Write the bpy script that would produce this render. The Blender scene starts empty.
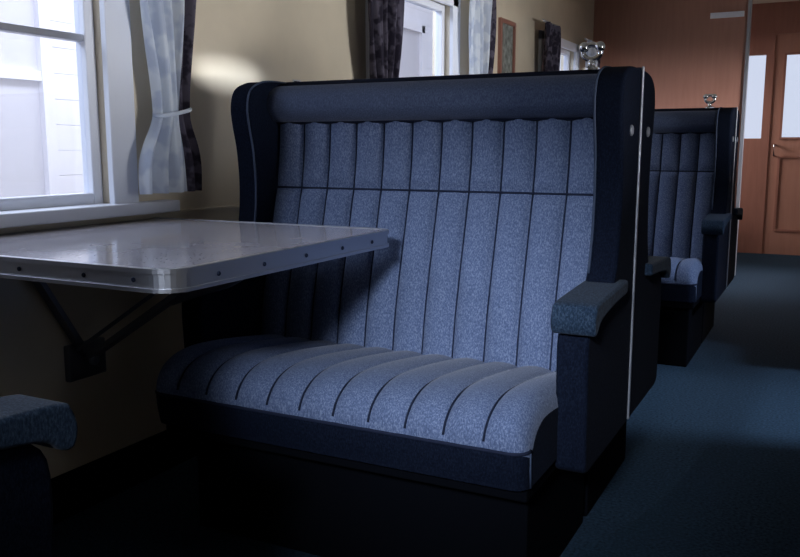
import bpy, bmesh, random
from math import *
from mathutils import Vector, Matrix
random.seed(3)
sc=bpy.context.scene
sc.view_settings.view_transform='Standard'

# ---------------------------------------------------------------- materials
def new_mat(name):
    m=bpy.data.materials.new(name); m.use_nodes=True
    return m,m.node_tree.nodes,m.node_tree.links,m.node_tree.nodes['Principled BSDF']
def simple(name,col,rough=.6,metal=0,noise=None,bump=0,bscale=200,spec=.5):
    m,N,L,b=new_mat(name)
    b.inputs['Base Color'].default_value=(*col,1);b.inputs['Roughness'].default_value=rough
    b.inputs['Metallic'].default_value=metal;b.inputs['Specular IOR Level'].default_value=spec
    tc=N.new('ShaderNodeTexCoord')
    if noise:
        sc_,amt=noise
        n=N.new('ShaderNodeTexNoise');n.inputs['Scale'].default_value=sc_;n.inputs['Detail'].default_value=4
        L.new(tc.outputs['Object'],n.inputs['Vector'])
        r=N.new('ShaderNodeValToRGB');r.color_ramp.elements[0].position=.3;r.color_ramp.elements[1].position=.7
        r.color_ramp.elements[0].color=(*[c*(1-amt) for c in col],1)
        r.color_ramp.elements[1].color=(*[min(1,c*(1+amt)) for c in col],1)
        L.new(n.outputs['Fac'],r.inputs['Fac']);L.new(r.outputs['Color'],b.inputs['Base Color'])
    if bump:
        n=N.new('ShaderNodeTexNoise');n.inputs['Scale'].default_value=bscale;n.inputs['Detail'].default_value=3
        L.new(tc.outputs['Object'],n.inputs['Vector'])
        bp=N.new('ShaderNodeBump');bp.inputs['Strength'].default_value=bump;bp.inputs['Distance'].default_value=.002
        L.new(n.outputs['Fac'],bp.inputs['Height']);L.new(bp.outputs['Normal'],b.inputs['Normal'])
    return m
def fabric(name,dark,mid,light,scale=330,spec=.15,sheen=.08):
    m,N,L,b=new_mat(name)
    b.inputs['Roughness'].default_value=.85;b.inputs['Specular IOR Level'].default_value=spec
    b.inputs['Sheen Weight'].default_value=sheen;b.inputs['Sheen Roughness'].default_value=.5
    tc=N.new('ShaderNodeTexCoord')
    mp=N.new('ShaderNodeMapping');mp.inputs['Scale'].default_value=(1,1,.5)
    L.new(tc.outputs['Object'],mp.inputs['Vector'])
    n=N.new('ShaderNodeTexNoise');n.inputs['Scale'].default_value=scale;n.inputs['Detail'].default_value=3;n.inputs['Roughness'].default_value=.7
    L.new(mp.outputs[0],n.inputs['Vector'])
    r=N.new('ShaderNodeValToRGB');e=r.color_ramp.elements
    e[0].position=.36;e[0].color=(*dark,1);e[1].position=.66;e[1].color=(*light,1)
    k=e.new(.5);k.color=(*mid,1)
    L.new(n.outputs['Fac'],r.inputs['Fac']);L.new(r.outputs['Color'],b.inputs['Base Color'])
    bp=N.new('ShaderNodeBump');bp.inputs['Strength'].default_value=.2;bp.inputs['Distance'].default_value=.001
    L.new(n.outputs['Fac'],bp.inputs['Height']);L.new(bp.outputs['Normal'],b.inputs['Normal'])
    return m
M={}
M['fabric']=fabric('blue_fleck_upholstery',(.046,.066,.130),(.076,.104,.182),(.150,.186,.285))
M['fabric_head_shaded']=fabric('blue_upholstery_head_shade',(.032,.046,.088),(.047,.064,.115),(.075,.099,.158))  # same upholstery, darkened so the head roll's shade sits in its colour
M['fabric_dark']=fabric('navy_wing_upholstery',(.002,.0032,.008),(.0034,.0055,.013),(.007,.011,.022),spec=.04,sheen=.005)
M['arm']=fabric('teal_arm_upholstery',(.006,.013,.026),(.012,.024,.045),(.032,.052,.082),260,spec=.1,sheen=.03)
M['seam']=simple('dark_seam_piping',(.010,.014,.03),.8,spec=.1)
M['pipe']=simple('light_piping',(.030,.044,.078),.6,spec=.2)
M['vinyl']=simple('navy_vinyl_side',(.008,.011,.024),.6,bump=.2,bscale=300,spec=.1)
M['chrome']=simple('chrome_metal',(.72,.73,.76),.14,1)
M['alu']=simple('aluminium_trim',(.50,.51,.55),.38,1,bump=.05,bscale=400)
M['alu_dk']=simple('dull_steel_bracket',(.18,.18,.20),.5,.8)
M['strip']=simple('satin_metal_strip',(.38,.40,.45),.4,.7)
M['cream']=simple('cream_painted_panel',(.68,.60,.46),.22,noise=(3,.08))
M['white']=simple('white_window_paint',(.72,.75,.82),.4)
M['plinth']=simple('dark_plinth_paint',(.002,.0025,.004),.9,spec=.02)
def wood(name,c1,c2,rough=.3):
    m,N,L,b=new_mat(name);b.inputs['Roughness'].default_value=rough
    tc=N.new('ShaderNodeTexCoord');mp=N.new('ShaderNodeMapping');mp.inputs['Scale'].default_value=(14,14,1.2)
    L.new(tc.outputs['Object'],mp.inputs['Vector'])
    n=N.new('ShaderNodeTexNoise');n.inputs['Scale'].default_value=2.5;n.inputs['Detail'].default_value=6;n.inputs['Distortion'].default_value=.6
    L.new(mp.outputs[0],n.inputs['Vector'])
    r=N.new('ShaderNodeValToRGB');r.color_ramp.elements[0].position=.3;r.color_ramp.elements[1].position=.75
    r.color_ramp.elements[0].color=(*c1,1);r.color_ramp.elements[1].color=(*c2,1)
    L.new(n.outputs['Fac'],r.inputs['Fac']);L.new(r.outputs['Color'],b.inputs['Base Color']);return m
M['wood']=wood('red_brown_veneer',(.34,.17,.125),(.39,.20,.15))
M['wood2']=wood('door_veneer',(.26,.12,.09),(.31,.145,.11))
M['carpet']=simple('blue_teal_carpet',(.018,.034,.054),.95,noise=(110,.5),bump=.6,bscale=260,spec=.05)
M['ceil']=simple('ceiling_paint',(.55,.52,.45),.6)
def laminate():
    m,N,L,b=new_mat('speckled_laminate');b.inputs['Roughness'].default_value=.10
    tc=N.new('ShaderNodeTexCoord')
    v=N.new('ShaderNodeTexVoronoi');v.inputs['Scale'].default_value=75
    L.new(tc.outputs['Object'],v.inputs['Vector'])
    r=N.new('ShaderNodeValToRGB');r.color_ramp.elements[0].position=.03;r.color_ramp.elements[1].position=.2
    r.color_ramp.elements[0].color=(.14,.13,.15,1);r.color_ramp.elements[1].color=(.46,.44,.48,1)
    L.new(v.outputs['Distance'],r.inputs['Fac'])
    n=N.new('ShaderNodeTexNoise');n.inputs['Scale'].default_value=9;n.inputs['Detail'].default_value=5
    L.new(tc.outputs['Object'],n.inputs['Vector'])
    mx=N.new('ShaderNodeMixRGB');mx.blend_type='MULTIPLY';mx.inputs['Fac'].default_value=.4
    L.new(r.outputs['Color'],mx.inputs[1]);L.new(n.outputs['Fac'],mx.inputs[2])
    L.new(mx.outputs[0],b.inputs['Base Color']);return m
M['lam']=laminate()
def curtain_mat(name,c1,c2,scale,trans=.35):
    m,N,L,b=new_mat(name);b.inputs['Roughness'].default_value=.9;b.inputs['Specular IOR Level'].default_value=.1
    tc=N.new('ShaderNodeTexCoord');n=N.new('ShaderNodeTexNoise');n.inputs['Scale'].default_value=scale;n.inputs['Detail'].default_value=2
    L.new(tc.outputs['Object'],n.inputs['Vector'])
    r=N.new('ShaderNodeValToRGB');r.color_ramp.elements[0].position=.45;r.color_ramp.elements[1].position=.56
    r.color_ramp.elements[0].color=(*c1,1);r.color_ramp.elements[1].color=(*c2,1)
    L.new(n.outputs['Fac'],r.inputs['Fac']);L.new(r.outputs['Color'],b.inputs['Base Color'])
    t=N.new('ShaderNodeBsdfTranslucent');L.new(r.outputs['Color'],t.inputs['Color'])
    mx=N.new('ShaderNodeMixShader');mx.inputs[0].default_value=trans
    o=N['Material Output'];L.new(b.outputs[0],mx.inputs[1]);L.new(t.outputs[0],mx.inputs[2]);L.new(mx.outputs[0],o.inputs[0]);return m
M['curt_l']=curtain_mat('pale_curtain_lining',(.60,.67,.80),(.78,.84,.92),14,.4)
M['curt_d']=curtain_mat('dark_floral_curtain',(.03,.026,.04),(.10,.09,.12),22,.1)
def glass():
    m,N,L,b=new_mat('window_glass')
    o=N['Material Output'];t=N.new('ShaderNodeBsdfTransparent');g=N.new('ShaderNodeBsdfGlossy');g.inputs['Roughness'].default_value=.02
    mx=N.new('ShaderNodeMixShader');mx.inputs[0].default_value=.06;t.inputs['Color'].default_value=(.93,.95,1,1)
    L.new(t.outputs[0],mx.inputs[1]);L.new(g.outputs[0],mx.inputs[2]);L.new(mx.outputs[0],o.inputs[0]);return m
M['glass']=glass()
M['ext']=simple('outside_white_weatherboard',(.78,.78,.84),.8,noise=(2,.05))
M['ext2']=simple('outside_grey_trim',(.60,.60,.66),.8)
M['ground']=simple('outside_gravel',(.42,.40,.38),.95,noise=(6,.2))
M['pic']=simple('picture_print',(.20,.22,.20),.4,noise=(25,.7))

# ---------------------------------------------------------------- helpers
def link(o,parent=None):
    sc.collection.objects.link(o)
    if parent: o.parent=parent
    return o
def empty(name,loc=(0,0,0)):
    e=bpy.data.objects.new(name,None);e.location=loc;e.empty_display_size=.1;sc.collection.objects.link(e);return e
def mesh(name,V,F,mat,parent=None,smooth=False,mats=None,fm=None):
    me=bpy.data.meshes.new(name);me.from_pydata([tuple(v) for v in V],[],F)
    for mm in (mats or [mat]): me.materials.append(mm)
    if fm: me.polygons.foreach_set('material_index',fm)
    if smooth: me.polygons.foreach_set('use_smooth',[True]*len(me.polygons))
    bm=bmesh.new();bm.from_mesh(me);bmesh.ops.recalc_face_normals(bm,faces=bm.faces);bm.to_mesh(me);bm.free()
    me.update()
    return link(bpy.data.objects.new(name,me),parent)
def boxVF(a,b):
    x0,y0,z0=a;x1,y1,z1=b
    V=[(x0,y0,z0),(x1,y0,z0),(x1,y1,z0),(x0,y1,z0),(x0,y0,z1),(x1,y0,z1),(x1,y1,z1),(x0,y1,z1)]
    return V,[(0,3,2,1),(4,5,6,7),(0,1,5,4),(1,2,6,5),(2,3,7,6),(3,0,4,7)]
def boxes(name,L,mat,parent=None,bevel=0):
    V=[];F=[]
    for a,b in L:
        v,f=boxVF(a,b);n=len(V);V+=v;F+=[tuple(i+n for i in q) for q in f]
    o=mesh(name,V,F,mat,parent)
    if bevel:
        m=o.modifiers.new('bev','BEVEL');m.width=bevel;m.segments=3;m.limit_method='ANGLE'
    return o
def tube(name,paths,r,mat,parent=None,seg=8,closed=False):
    V=[];F=[]
    for pts in paths:
        pts=[Vector(p) for p in pts];n=len(pts);base=len(V)
        ref=Vector((.123,.31,.94))
        for i,p in enumerate(pts):
            if closed: t=pts[(i+1)%n]-pts[i-1]
            else: t=pts[min(i+1,n-1)]-pts[max(i-1,0)]
            t.normalize();a=t.cross(ref)
            if a.length<.15:a=t.cross(Vector((1,0,0)))
            a.normalize();b=t.cross(a)
            for k in range(seg):
                q=2*pi*k/seg;V.append(p+a*cos(q)*r+b*sin(q)*r)
        for i in range(n if closed else n-1):
            j=(i+1)%n
            for k in range(seg):
                k2=(k+1)%seg;F.append((base+i*seg+k,base+i*seg+k2,base+j*seg+k2,base+j*seg+k))
        if not closed:
            F.append(tuple(base+k for k in range(seg)));F.append(tuple(base+(n-1)*seg+k for k in range(seg)))
    return mesh(name,V,F,mat,parent,smooth=True)
def prism(name,prof,axis,a0,a1,mat,parent=None,bevel=0,smooth=False,seg=3):
    n=len(prof)
    f=(lambda p,a:(a,p[0],p[1])) if axis=='x' else (lambda p,a:(p[0],p[1],a))
    V=[f(p,a0) for p in prof]+[f(p,a1) for p in prof]
    F=[tuple(range(n)),tuple(range(n,2*n))]+[(i,(i+1)%n,n+(i+1)%n,n+i) for i in range(n)]
    o=mesh(name,V,F,mat,parent,smooth=smooth)
    if bevel:
        m=o.modifiers.new('bev','BEVEL');m.width=bevel;m.segments=seg;m.limit_method='ANGLE';m.angle_limit=radians(50)
    if smooth or bevel:
        o.data.polygons.foreach_set('use_smooth',[True]*len(o.data.polygons))
        m=o.modifiers.new('wn','WEIGHTED_NORMAL')
    return o
def crom(P,n=8):
    out=[]
    for i in range(len(P)-1):
        p0=P[max(i-1,0)];p1=P[i];p2=P[i+1];p3=P[min(i+2,len(P)-1)]
        for k in range(n):
            t=k/n
            out.append(tuple(.5*((2*b)+(-a+c)*t+(2*a-5*b+4*c-d)*t*t+(-a+3*b-3*c+d)*t**3) for a,b,c,d in zip(p0,p1,p2,p3)))
    out.append(tuple(P[-1]));return out
def disc(name,c,axis,r,h,mat,parent=None,seg=20):
    c=Vector(c);ax=Vector(axis).normalized();a=ax.orthogonal().normalized();b=ax.cross(a)
    V=[];R=[(r,0),(r,h*.6),(r*.75,h)]
    for rr,hh in R:
        for k in range(seg):
            q=2*pi*k/seg;V.append(c+ax*hh+a*cos(q)*rr+b*sin(q)*rr)
    F=[tuple(range(seg)),tuple(range(2*seg,3*seg))]
    for j in range(2):
        for k in range(seg):F.append((j*seg+k,j*seg+(k+1)%seg,(j+1)*seg+(k+1)%seg,(j+1)*seg+k))
    return mesh(name,V,F,mat,parent,smooth=False)
def ball(name,c,r,mat,parent,sz=1):
    bm=bmesh.new();bmesh.ops.create_uvsphere(bm,u_segments=20,v_segments=12,radius=r)
    for v in bm.verts:v.co.z*=sz;v.co+=Vector(c)
    me=bpy.data.meshes.new(name);bm.to_mesh(me);bm.free();me.materials.append(mat)
    me.polygons.foreach_set('use_smooth',[True]*len(me.polygons));return link(bpy.data.objects.new(name,me),parent)

# ---------------------------------------------------------------- bench seat
ZS=.880
BACK=crom([(.175,.41),(.165,.47),(.150,.56),(.120,.68),(.088,.80),(.068,.88),(.055,.95),(.048,1.02),(.045,1.09)],7)
HEAD=crom([(.045,1.066),(.080,1.072),(.106,1.095),(.111,1.12),(.101,1.148),(.072,1.168),(.035,1.174),(0,1.172)],6)
CUSH0=[(.15,.438),(.25,.455),(.40,.475),(.51,.483),(.575,.475),(.618,.452),(.640,.418),(.642,.375),(.632,.325)]
def grid_obj(name,prof,xs,off,s,mat,parent,cap=None,mats=None,matf=None):
    V=[];F=[];fm=[];m=len(prof);n=len(xs)
    for i,x in enumerate(xs):
        for j,(o,z) in enumerate(prof):
            p=prof[max(j-1,0)];q=prof[min(j+1,m-1)];t=Vector((q[0]-p[0],q[1]-p[1])).normalized()
            nx,nz=t.y,-t.x
            if cap=='cush': nx,nz=(-t.y,t.x)
            if cap=='back' and nx<0: nx,nz=-nx,-nz
            d=off(x,j,o,z)
            if isinstance(d,tuple): dn,do,dz=d
            else: dn,do,dz=d,0,0
            V.append((x,s*(o+nx*dn+do),z+nz*dn+dz))
    for i in range(n-1):
        for j in range(m-1):
            a=i*m+j;F.append((a,a+1,a+m+1,a+m));fm.append(matf(prof[j]) if matf else 0)
    if cap=='cush':
        for i in (0,n-1):
            V.append((xs[i],s*.15,.325));F.append(tuple(i*m+j for j in range(m))+(len(V)-1,));fm.append(1 if matf else 0)
    if cap=='head':
        for i in (0,n-1):F.append(tuple(i*m+j for j in range(m)));fm.append(0)
    return mesh(name,V,F,mat,parent,smooth=True,mats=mats,fm=fm)
def half(parent,x0,x1,s,tag,cd=1.0):
    CUSH=crom([(.15+(o-.15)*cd,z) for o,z in CUSH0],6)
    un=lambda o:.15+(o-.15)/cd
    t=.07; a=x0+t; b=x1-t; w=b-a
    n=max(4,round(w/.086)); cw=w/n; xs=[a+w*i/(n*12) for i in range(n*12+1)]
    zb=lambda z:1-exp(-((z-ZS)/.014)**2)
    def ob(x,j,o,z):
        u=((x-a)/cw)%1
        return .021*sqrt(max(0,1-(2*u-1)**2))*(.25+.75*zb(z))
    grid_obj('backrest_'+tag,BACK,xs,ob,s,M['fabric'],parent,'back')
    grid_obj('head_roll_'+tag,HEAD,[a-.005+(w+.01)*i/30 for i in range(31)],lambda *k:0,s,M['fabric_head_shaded'],parent,'head')
    P=[]
    for i in range(n+1):
        x=a+cw*i; P.append([(x,s*(o+.0030),z) for o,z in BACK])
    tube('back_seam_'+tag,P,.0024,M['seam'],parent,6)
    o_s=min(BACK,key=lambda p:abs(p[1]-ZS))[0]
    tube('cross_seam_'+tag,[[(x,s*(o_s+ob(x,0,0,ZS)+.002),ZS) for x in xs]],.0032,M['seam'],parent,6)
    tube('head_seam_'+tag,[[(x,s*.060,1.069) for x in (a,b)]],.008,M['seam'],parent,6)
    ca=x0+.085; cb=x1-.062; W=cb-ca
    nn=max(4,round(W/.086)); cc=W/nn; xs2=[ca+W*i/(nn*12) for i in range(nn*12+1)]
    xs2=sorted(set(xs2+[ca+W*k for k in (.003,.008,.997,.992)]))
    def oc(x,j,o,z):
        o=un(o);u=((x-ca)/cc)%1
        f=1 if (o<.59) else max(0,min(1,(z-.405)/.05))
        d=.017*sqrt(max(0,1-(2*u-1)**2))*f
        e=min(x-ca,cb-x)/.035; e=min(1,max(0,e)); k=.035*(1-sqrt(max(0,1-(1-e)**2)))
        fo=min(1,max(0,(o-.5)/.13)); fz=min(1,max(0,(z-.38)/.06))
        return (d,-k*fo,-k*fz)
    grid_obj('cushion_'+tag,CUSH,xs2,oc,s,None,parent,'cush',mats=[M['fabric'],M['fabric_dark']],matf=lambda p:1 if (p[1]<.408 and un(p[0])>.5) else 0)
    top=[p for p in CUSH if p[1]>.415 or un(p[0])<.5]
    P=[]
    for i in range(1,nn):
        x=ca+cc*i; P.append([(x,s*(o+.002),z+.003) for o,z in top])
    tube('cushion_seam_'+tag,P,.0025,M['seam'],parent,6)
    fe=.15+.491*cd
    tube('cushion_front_piping_'+tag,[[(x,s*(fe+.001+oc(x,0,fe,.41)[1]),.404) for x in xs2]],.004,M['seam'],parent,6)
    for q,xx in enumerate((ca+.002,cb-.002)):
        tube('cushion_side_piping_%s_%d'%(tag,q+1),[[(xx,s*(fe-.033),.40),(xx,s*(fe-.035),.36),(xx,s*(fe-.041),.325)]],.004,M['pipe'],parent,6)
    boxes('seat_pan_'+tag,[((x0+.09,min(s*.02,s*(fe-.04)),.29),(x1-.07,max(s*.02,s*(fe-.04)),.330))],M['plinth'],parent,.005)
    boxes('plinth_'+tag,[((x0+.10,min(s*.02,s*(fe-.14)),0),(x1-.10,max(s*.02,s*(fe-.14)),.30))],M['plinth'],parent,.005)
    wing=crom([(0,.29),(.30,.29),(.405,.295),(.422,.34),(.425,.45),(.425,.60),(.36,.64),(.26,.655),(.205,.690),(.175,.78),(.165,.88),(.172,.98),(.190,1.06),(.195,1.11),(.178,1.155),(.13,1.178),(.07,1.185),(0,1.185)],5)
    for k,(xa,xb,side) in enumerate(((x0,x0+t,-1),(x1-t,x1,1))):
        prof=[(s*o,z) for o,z in wing]
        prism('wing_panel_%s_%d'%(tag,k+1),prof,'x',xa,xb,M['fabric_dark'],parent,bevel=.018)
        xin=xb if side<0 else xa; xo=xa if side<0 else xb
        edge=[(xin+side*.006,s*(o+.001),z) for o,z in wing if z>.69]
        tube('wing_piping_%s_%d'%(tag,k+1),[edge],.003,M['pipe'],parent,6)
        ap=crom([(.15,.655),(.30,.646),(.40,.632),(.432,.612),(.450,.612),(.458,.636),(.450,.662),(.428,.675),(.30,.682),(.15,.688)],5)
        y0,y1=(xo-.076,xo+.020) if side>0 else (xo-.020,xo+.076)
        prism('arm_pad_%s_%d'%(tag,k+1),[(s*o,z) for o,z in ap],'x',y0,y1,M['arm'],parent,bevel=.015,seg=4)
        disc('wing_button_%s_%d'%(tag,k+1),(xo,s*.10,1.035),(side,0,0),.013,.005,M['strip'],parent)
def bench(name,x0,x1,yc,halves=(-1,1),cd=1.0):
    e=empty(name,(0,yc,0))
    for s in halves: half(e,x0,x1,s,'front' if s<0 else 'rear',cd)
    if len(halves)==1:
        s=halves[0];boxes('back_shell',[((x0+.01,-.02 if s>0 else 0,.29),(x1-.01,0 if s>0 else .02,1.165))],M['vinyl'],e,.004)
    for xo,sd in ((x1,1),(x0,-1)):
        boxes('chrome_strip_%d'%(1 if sd>0 else 2),[((min(xo,xo+.005*sd),-.006,.30),(max(xo,xo+.005*sd),.006,1.19))],M['strip'],e,.002)
    boxes('top_bead',[((x0,-.006,1.165),(x1,.006,1.188))],M['vinyl'],e,.003)
    hx=x1-.125
    disc('grab_base',(hx,0,1.186),(0,0,1),.022,.008,M['chrome'],e)
    tube('grab_stem',[[(hx,0,1.19),(hx,0,1.212)]],.009,M['chrome'],e,12)
    ring=[(hx+.022*cos(q),0,1.230+.018*sin(q)) for q in [2*pi*i/24 for i in range(24)]]
    tube('grab_loop',[ring],.007,M['chrome'],e,10,closed=True)
    ball('grab_knob_1',(hx-.020,0,1.242),.013,M['chrome'],e);ball('grab_knob_2',(hx+.020,0,1.242),.013,M['chrome'],e)
    return e
XL,XR=-1.53,-.425
bench('upholstered_train_bench',XL,XR,2.13)
bench('upholstered_train_bench',XL,XR,4.42)
bench('single_train_seat',-1.50,-.866,.285,(1,),.62)
bench('single_train_seat',.42,.88,2.13)  # unseen right-hand seat, added to block window light
bench('single_train_seat',.42,.88,4.42)  # second unseen seat, also added as a light block on the right

# ---------------------------------------------------------------- room shell
WX=-1.80; RX=1.02; H=2.30; YB=-1.2; YP=7.0; YD=8.6
ZB,ZT=.835,1.72
LW=[(.55,1.74),(3.26,4.10),(5.62,6.44)]
RW=[(1.20,1.74),(3.26,4.10),(5.62,6.44)]
def wall_with_windows(name,x0,x1,ya,yb,ws,mat,zb=ZB,zt=ZT):
    L=[((x0,ya,0),(x1,yb,zb)),((x0,ya,zt),(x1,yb,H))];y=ya
    for a,b in ws:
        L.append(((x0,y,zb),(x1,a,zt)));y=b
    L.append(((x0,y,zb),(x1,yb,zt)))
    return boxes(name,L,mat)
wall_with_windows('wall_left',WX-.10,WX,YB,YP,LW,M['cream'])
wall_with_windows('wall_right',RX,RX+.10,YB,YD,RW,M['cream'])
wall_with_windows('wall_vestibule_left',WX-.10,WX,YP,YD,[(7.15,8.45)],M['cream'],.9,1.9)
for bx in [((WX-.1,YB-.1,0),(-.55,YB,H)),((.55,YB-.1,0),(RX+.1,YB,H)),((-.55,YB-.1,2.12),(.55,YB,H))]:  # unseen rear wall, its opening made to admit the bench beam
    boxes('wall_back',[bx],M['cream'])
boxes('floor_light_baffle',[((-.55,YB-.08,0),(.55,YB-.04,1.50)),((-.55,YB-.09,1.44),(.55,YB-.03,1.50)),((-.45,YB-.085,.2),(.45,YB-.035,.9))],M['wood2'],None,.004)  # unseen half-height panel, added to cut light reaching the floor
boxes('floor',[((WX-.1,YB-.1,-.1),(RX+.1,YD+.1,0))],M['carpet'])
boxes('ceiling',[((WX-.1,YB-.1,H),(RX+.1,YD+.1,H+.1))],M['ceil'])
CX=-.60
boxes('wall_partition',[((WX,YP,0),(CX-.02,YP+.04,H))],M['wood'])
boxes('wall_partition',[((.62,YP,0),(RX,YP+.04,H))],M['wood'])
boxes('trim_1',[((CX-.035,YP-.012,0),(CX-.012,YP+.052,H))],M['strip'])
boxes('baseboard_partition',[((WX,YP-.02,0),(CX-.04,YP,.12))],M['plinth'])
boxes('baseboard_left',[((WX,YB,0),(WX+.02,YP-.03,.12))],M['plinth'])
DX0,DX1=-.53,.23
for L in ([((WX,YD,0),(-.82,YD+.06,H)),((-.82,YD,0),(DX0,YD+.06,1.08)),((-.82,YD,1.84),(DX0,YD+.06,H)),((-.60,YD,1.08),(DX0,YD+.06,1.84))],[((DX1,YD,0),(RX,YD+.06,H))],[((DX0,YD,2.02),(DX1,YD+.06,H))]):
    boxes('wall_end',L,M['wood2'])
d=empty('door_1',(0,YD,0))
st=.095
boxes('leaf',[((DX0,.01,.0),(DX0+st,.05,2.02)),((DX1-st,.01,.0),(DX1,.05,2.02)),((DX0+st,.01,.0),(DX1-st,.05,1.08)),((DX0+st,.01,1.84),(DX1-st,.05,2.02))],M['wood'],d)
boxes('pane',[((DX0+st,.027,1.08),(DX1-st,.032,1.84))],M['glass'],d)
s1=st-.01;s2=st+.01
boxes('pane_bead',[((DX0+s1,.0,1.07),(DX1-s1,.01,1.09)),((DX0+s1,.0,1.83),(DX1-s1,.01,1.85)),((DX0+s1,.0,1.09),(DX0+s2,.01,1.83)),((DX1-s2,.0,1.09),(DX1-s1,.01,1.83))],M['wood2'],d)
boxes('lower_panel_bead',[((DX0+s1,.0,.22),(DX1-s1,.01,.24)),((DX0+s1,.0,.90),(DX1-s1,.01,.92)),((DX0+s1,.0,.24),(DX0+s2,.01,.90)),((DX1-s2,.0,.24),(DX1-s1,.01,.90))],M['wood2'],d)
tube('handle',[[(DX0+.05,.01,.92),(DX0+.05,-.04,.92),(DX0+.05,-.04,1.02),(DX0+.05,.01,1.02)]],.008,M['chrome'],d)
boxes('window_7',[((-.82,YD+.02,1.08),(-.60,YD+.025,1.84))],M['glass'])
boxes('trim_2',[((CX-.30,YP-.02,1.97),(CX-.06,YP,2.01))],M['white'])

def window(n,x,a,b,sd):
    e=empty('window_%d'%n,(x,0,0)); f=.035
    def B(nm,ya,yb,za,zb,x0,x1,mat,bev=.004):
        return boxes(nm,[((min(x0*sd,x1*sd),ya,za),(max(x0*sd,x1*sd),yb,zb))],mat,e,bev)
    B('jamb_1',a-.055,a+.01,ZB-.01,ZT+.05,.0,.022,M['white']);B('jamb_2',b-.01,b+.085,ZB-.01,ZT+.05,.0,.022,M['white'])
    B('head',a-.055,b+.055,ZT-.01,ZT+.05,.0,.022,M['white'])
    B('sill',a-.075,b+.22,ZB-.030,ZB+.004,-.08,.055,M['white'])
    B('sash_l',a,a+f,ZB,ZT,-.07,-.03,M['white']);B('sash_r',b-f,b,ZB,ZT,-.07,-.03,M['white'])
    B('sash_b',a+f,b-f,ZB,ZB+f,-.07,-.03,M['white']);B('sash_t',a+f,b-f,ZT-f,ZT,-.07,-.03,M['white'])
    B('transom',a+f,b-f,1.280,1.300,-.065,-.035,M['alu'])
    B('pane',a+f,b-f,ZB+f,ZT-f,-.052,-.048,M['glass'],0)
    return e
k=1
for a,b in LW: window(k,WX,a,b,1);k+=1
for a,b in RW: window(k,RX,a,b,-1);k+=1
wv=empty('window_8')
boxes('frame',[((WX-.06,7.15,.9),(WX-.03,8.45,.93)),((WX-.06,7.15,1.87),(WX-.03,8.45,1.9)),((WX-.06,7.78,.93),(WX-.03,7.82,1.87))],M['white'],wv)

def curtain(x,ya,yb,gather_to,dark_side,sd=1,mats=('curt_l','curt_d')):
    e=empty('window_curtain');V=[];F=[];fm=[];nu,nv=60,44
    za,zb=.865,1.80;zt=1.10
    for j in range(nv+1):
        z=za+(zb-za)*j/nv
        g=exp(-((z-zt)/.10)**2)*.55 if z<zt else (.55*exp(-((z-zt)/.28)**2))
        for i in range(nu+1):
            u=i/nu
            y=ya+(yb-ya)*u; y=y+(gather_to-y)*g
            xx=x+sd*(.022*sin(u*26+.6*sin(z*5))*(1-.45*g)+.006*sin(u*61+z*9)+.01*sin(u*9+z*4))
            V.append((xx,y,z))
    for j in range(nv):
        for i in range(nu):
            q=j*(nu+1)+i;F.append((q,q+1,q+nu+2,q+nu+1))
            u=i/nu; fm.append(1 if ((u>.76) if dark_side>0 else (u<dark_side*-1)) else 0)
    mesh('cloth',V,F,None,e,smooth=True,mats=[M[mats[0]],M[mats[1]]],fm=fm)
    w=abs(yb-ya)*.27
    ring=[(x+sd*(.034*sin(q)),gather_to+w*cos(q)*.95,zt-.004+.012*cos(q)) for q in [2*pi*i/28 for i in range(28)]]
    tube('tie_back',[ring],.006,M['curt_l'],e,8,closed=True)
    tube('curtain_rod',[[(x,min(ya,yb)-.03,1.805),(x,max(ya,yb)+.03,1.805)]],.008,M['alu'],e)
    return e
for a,b in LW:
    second=b>3
    curtain(WX+.085,b+.03,b+(.38 if second else .28),b+.17,1)
    curtain(WX+.085,a-.20,a+.10,a-.06,-1.1 if second else -.4)
    curtain(RX-.085,b+.02,b+.30,b+.16,1,-1)

p=empty('framed_picture',(WX,0,0))
boxes('frame',[((0,4.80,1.12),(.02,4.825,1.75)),((0,5.035,1.12),(.02,5.06,1.75)),((0,4.825,1.12),(.02,5.035,1.145)),((0,4.825,1.725),(.02,5.035,1.75))],M['wood2'],p)
boxes('print',[((0,4.825,1.145),(.008,5.035,1.725))],M['pic'],p)
s_=empty('seat_number_plate',(WX,0,0))
boxes('plate',[((0,2.66,1.215),(.004,2.70,1.24))],M['vinyl'],s_)
boxes('plate_rim',[((0,2.655,1.21),(.002,2.705,1.245))],M['alu'],s_)
boxes('trim_3',[((WX,YB,.792),(WX+.010,YP-.03,.802))],M['cream'])

# ---------------------------------------------------------------- table
T=empty('laminate_dining_table',(0,0,0))
tx,ty1,ty2,tz,th=-.985,1.075,1.90,.787,.039
def rr(x0,x1,y0,y1,r,n=8):
    P=[(x0,y0)]
    for cx,cy,a0 in ((x1-r,y0+r,-90),(x1-r,y1-r,0)):
        for i in range(n+1):
            q=radians(a0+90*i/n);P.append((cx+r*cos(q),cy+r*sin(q)))
    P.append((x0,y1));return P
O=rr(WX+.008,tx,ty1,ty2,.05);I=rr(WX+.008,tx-.012,ty1+.012,ty2-.012,.040)
prism('top_panel',I,'z',tz-th+.004,tz+.0005,M['lam'],T)
def band(name,A,Bp,z0,z1,mat):
    n=len(A);V=[(x,y,z0) for x,y in A]+[(x,y,z1) for x,y in A]+[(x,y,z1) for x,y in Bp]+[(x,y,z0) for x,y in Bp];F=[]
    for i in range(n-1):
        for k in range(4):
            k2=(k+1)%4;F.append((k*n+i,k*n+i+1,k2*n+i+1,k2*n+i))
    return mesh(name,V,F,mat,T,smooth=False)
band('edge_band',O,I,tz-th,tz+.0015,M['alu'])
O2=rr(WX+.008,tx+.004,ty1-.004,ty2+.004,.054);band('edge_lip_top',O2,O,tz-.007,tz+.002,M['alu'])
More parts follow.
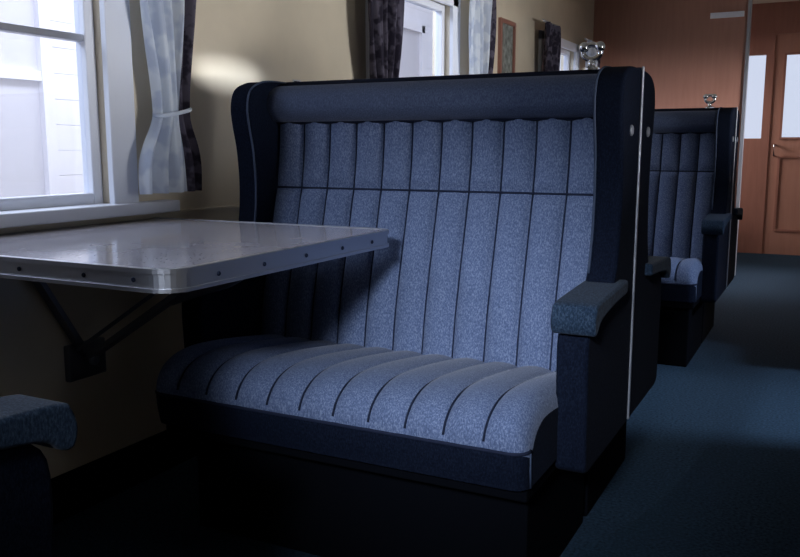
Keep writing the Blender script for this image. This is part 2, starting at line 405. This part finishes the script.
band('edge_lip_bottom',O2,O,tz-th-.001,tz-th+.006,M['alu'])
for i,x in enumerate((-1.70,-1.53,-1.36,-1.19,-1.07)): disc('screw_a%d'%i,(x,ty1,tz-th*.5),(0,-1,0),.0045,.003,M['vinyl'],T,12)
for i,y in enumerate((1.20,1.34,1.49,1.64,1.78)): disc('screw_b%d'%i,(tx,y,tz-th*.5),(1,0,0),.0045,.003,M['vinyl'],T,12)
boxes('under_frame',[((WX+.02,ty1+.10,tz-th-.022),(tx-.10,ty1+.14,tz-th)),((WX+.02,ty2-.16,tz-th-.022),(tx-.10,ty2-.12,tz-th)),((tx-.14,ty1+.14,tz-th-.022),(tx-.10,ty2-.16,tz-th))],M['alu_dk'],T,.003)
def bar(name,p,q,w,h,mat,par):
    p=Vector(p);q=Vector(q);t=(q-p).normalized();a=t.cross(Vector((0,0,1)));a=a if a.length>.1 else Vector((0,1,0));a.normalize();b=t.cross(a)
    V=[c+a*i*w/2+b*j*h/2 for c in (p,q) for i,j in ((-1,-1),(1,-1),(1,1),(-1,1))]
    F=[(0,1,2,3),(4,5,6,7)]+[(i,(i+1)%4,4+(i+1)%4,4+i) for i in range(4)]
    return mesh(name,V,F,mat,par)
bar('strut_rear',(WX+.03,1.40,.745),(WX+.03,1.60,.42),.03,.014,M['alu_dk'],T)
bar('strut_main',(WX+.035,1.60,.43),(-1.22,1.50,.735),.030,.014,M['alu_dk'],T)
bar('strut_brace',(WX+.035,1.56,.46),(-1.42,1.72,.735),.020,.010,M['alu_dk'],T)
tube('strut_hook',[crom([(-1.42,1.55,.62),(-1.30,1.52,.66),(-1.20,1.50,.69),(-1.12,1.49,.735)],6)],.009,M['alu_dk'],T)
boxes('mounting_bracket',[((WX,1.54,.37),(WX+.02,1.67,.47))],M['alu_dk'],T,.004)
disc('pivot_bolt',(WX+.045,1.60,.425),(1,0,0),.016,.012,M['alu'],T)
boxes('mounting_batten',[((WX,ty1+.02,tz-th-.03),(WX+.03,ty2-.02,tz-th))],M['alu_dk'],T)

# ---------------------------------------------------------------- outside
boxes('outside_ground',[((-14,-8,-1.2),(12,18,-1.1))],M['ground'])
eb=empty('outside_building',(-4.4,0,0))
L=[]
for i in range(26):
    z=-1.1+i*.16; L.append(((-.3,-2,z),(0,14,z+.158)))
boxes('weatherboards',L,M['ext'],eb)
for i,y in enumerate((2.6,5.2,8.0,11.0)):
    boxes('building_window_%d'%i,[((0,y,.55),(.05,y+.08,2.4)),((0,y+1.1,.55),(.05,y+1.18,2.4)),((0,y,.47),(.09,y+1.18,.57)),((0,y,2.32),(.05,y+1.18,2.42)),((0,y+.08,1.4),(.04,y+1.1,1.46))],M['ext'],eb)
    boxes('building_pane_%d'%i,[((0,y+.08,.57),(.01,y+1.1,2.32))],M['ext2'],eb)
boxes('building_rail',[((0,-2,.30),(.10,14,.42))],M['ext2'],eb)

# ---------------------------------------------------------------- light
w=bpy.data.worlds.new('overcast_sky');sc.world=w;w.use_nodes=True
bg=w.node_tree.nodes['Background'];bg.inputs[0].default_value=(.84,.89,1,1);bg.inputs[1].default_value=.95
def area(name,loc,target,sx,sy,E,col,spread=180):
    l=bpy.data.lights.new(name,'AREA');l.shape='RECTANGLE';l.size=sx;l.size_y=sy;l.energy=E;l.color=col;l.spread=radians(spread)
    o=bpy.data.objects.new(name,l);o.location=loc;o.rotation_euler=(Vector(target)-Vector(loc)).to_track_quat('-Z','Y').to_euler();sc.collection.objects.link(o);return o
area('daylight_left',(-3.2,.75,2.45),(-1.0,1.9,.75),1.6,1.0,34,(.78,.86,1),140)
area('bench_fill_beam',(.0,-1.7,1.98),(-.76,1.95,.44),.5,.25,3.4,(.78,.86,1),21)  # added narrow beam from behind the camera, brightens backrest and cushion
area('daylight_far_left',(-3.2,3.3,2.6),(-.8,4.2,.8),1.6,.9,35,(.82,.88,1),130)
area('daylight_building',(-2.6,3.5,4.2),(-4.4,3.5,1.0),8,1.0,160,(.92,.94,1),120)
area('daylight_right',(2.4,3.6,2.5),(-.15,3.3,0),.2,.2,15,(.74,.86,1),50)
area('left_wall_fill',(3.0,2.6,.78),(-1.8,3.0,1.45),4.0,.3,135,(1,.96,.90),80)  # added low lamp outside, lifts the left wall above the sill
area('daylight_vestibule',(0.1,10.2,2.6),(-.2,7.5,.8),1.0,.8,60,(.95,.95,1),120)
area('partition_fill',(2.6,5.6,2.0),(-1.0,7.0,1.6),1.2,.8,135,(1,.93,.88),80)  # added lamp beyond the right side, brightens the partition
area('end_wall_fill',(-3.2,7.8,2.0),(-.2,8.6,1.2),1.2,.8,32,(1,.93,.9),90)  # added lamp outside the vestibule, brightens the end wall and door
sl=bpy.data.lights.new('wall_glint_spot','SPOT');sl.energy=1900;sl.spot_size=radians(4.2);sl.spot_blend=.6;sl.shadow_soft_size=.04;sl.color=(.92,.96,1)  # added spot, throws the glossy wall reflection as a patch of light
so=bpy.data.objects.new('wall_glint_spot',sl);so.location=(3.5,.82,1.73);so.rotation_euler=(Vector((-1.8,2.28,1.235))-so.location).to_track_quat('-Z','Y').to_euler();so.scale=(1,.24,1);sc.collection.objects.link(so)

# ---------------------------------------------------------------- camera
cam=bpy.data.cameras.new('camera');co=bpy.data.objects.new('camera',cam);sc.collection.objects.link(co)
cam.sensor_width=36;cam.lens=837.5*36/800;cam.clip_start=.02
yaw=radians(27.02);pit=radians(8.88)
co.location=(0,0,.995)
F=Vector((-sin(yaw)*cos(pit),cos(yaw)*cos(pit),-sin(pit)))
co.rotation_euler=F.to_track_quat('-Z','Y').to_euler()
sc.camera=co
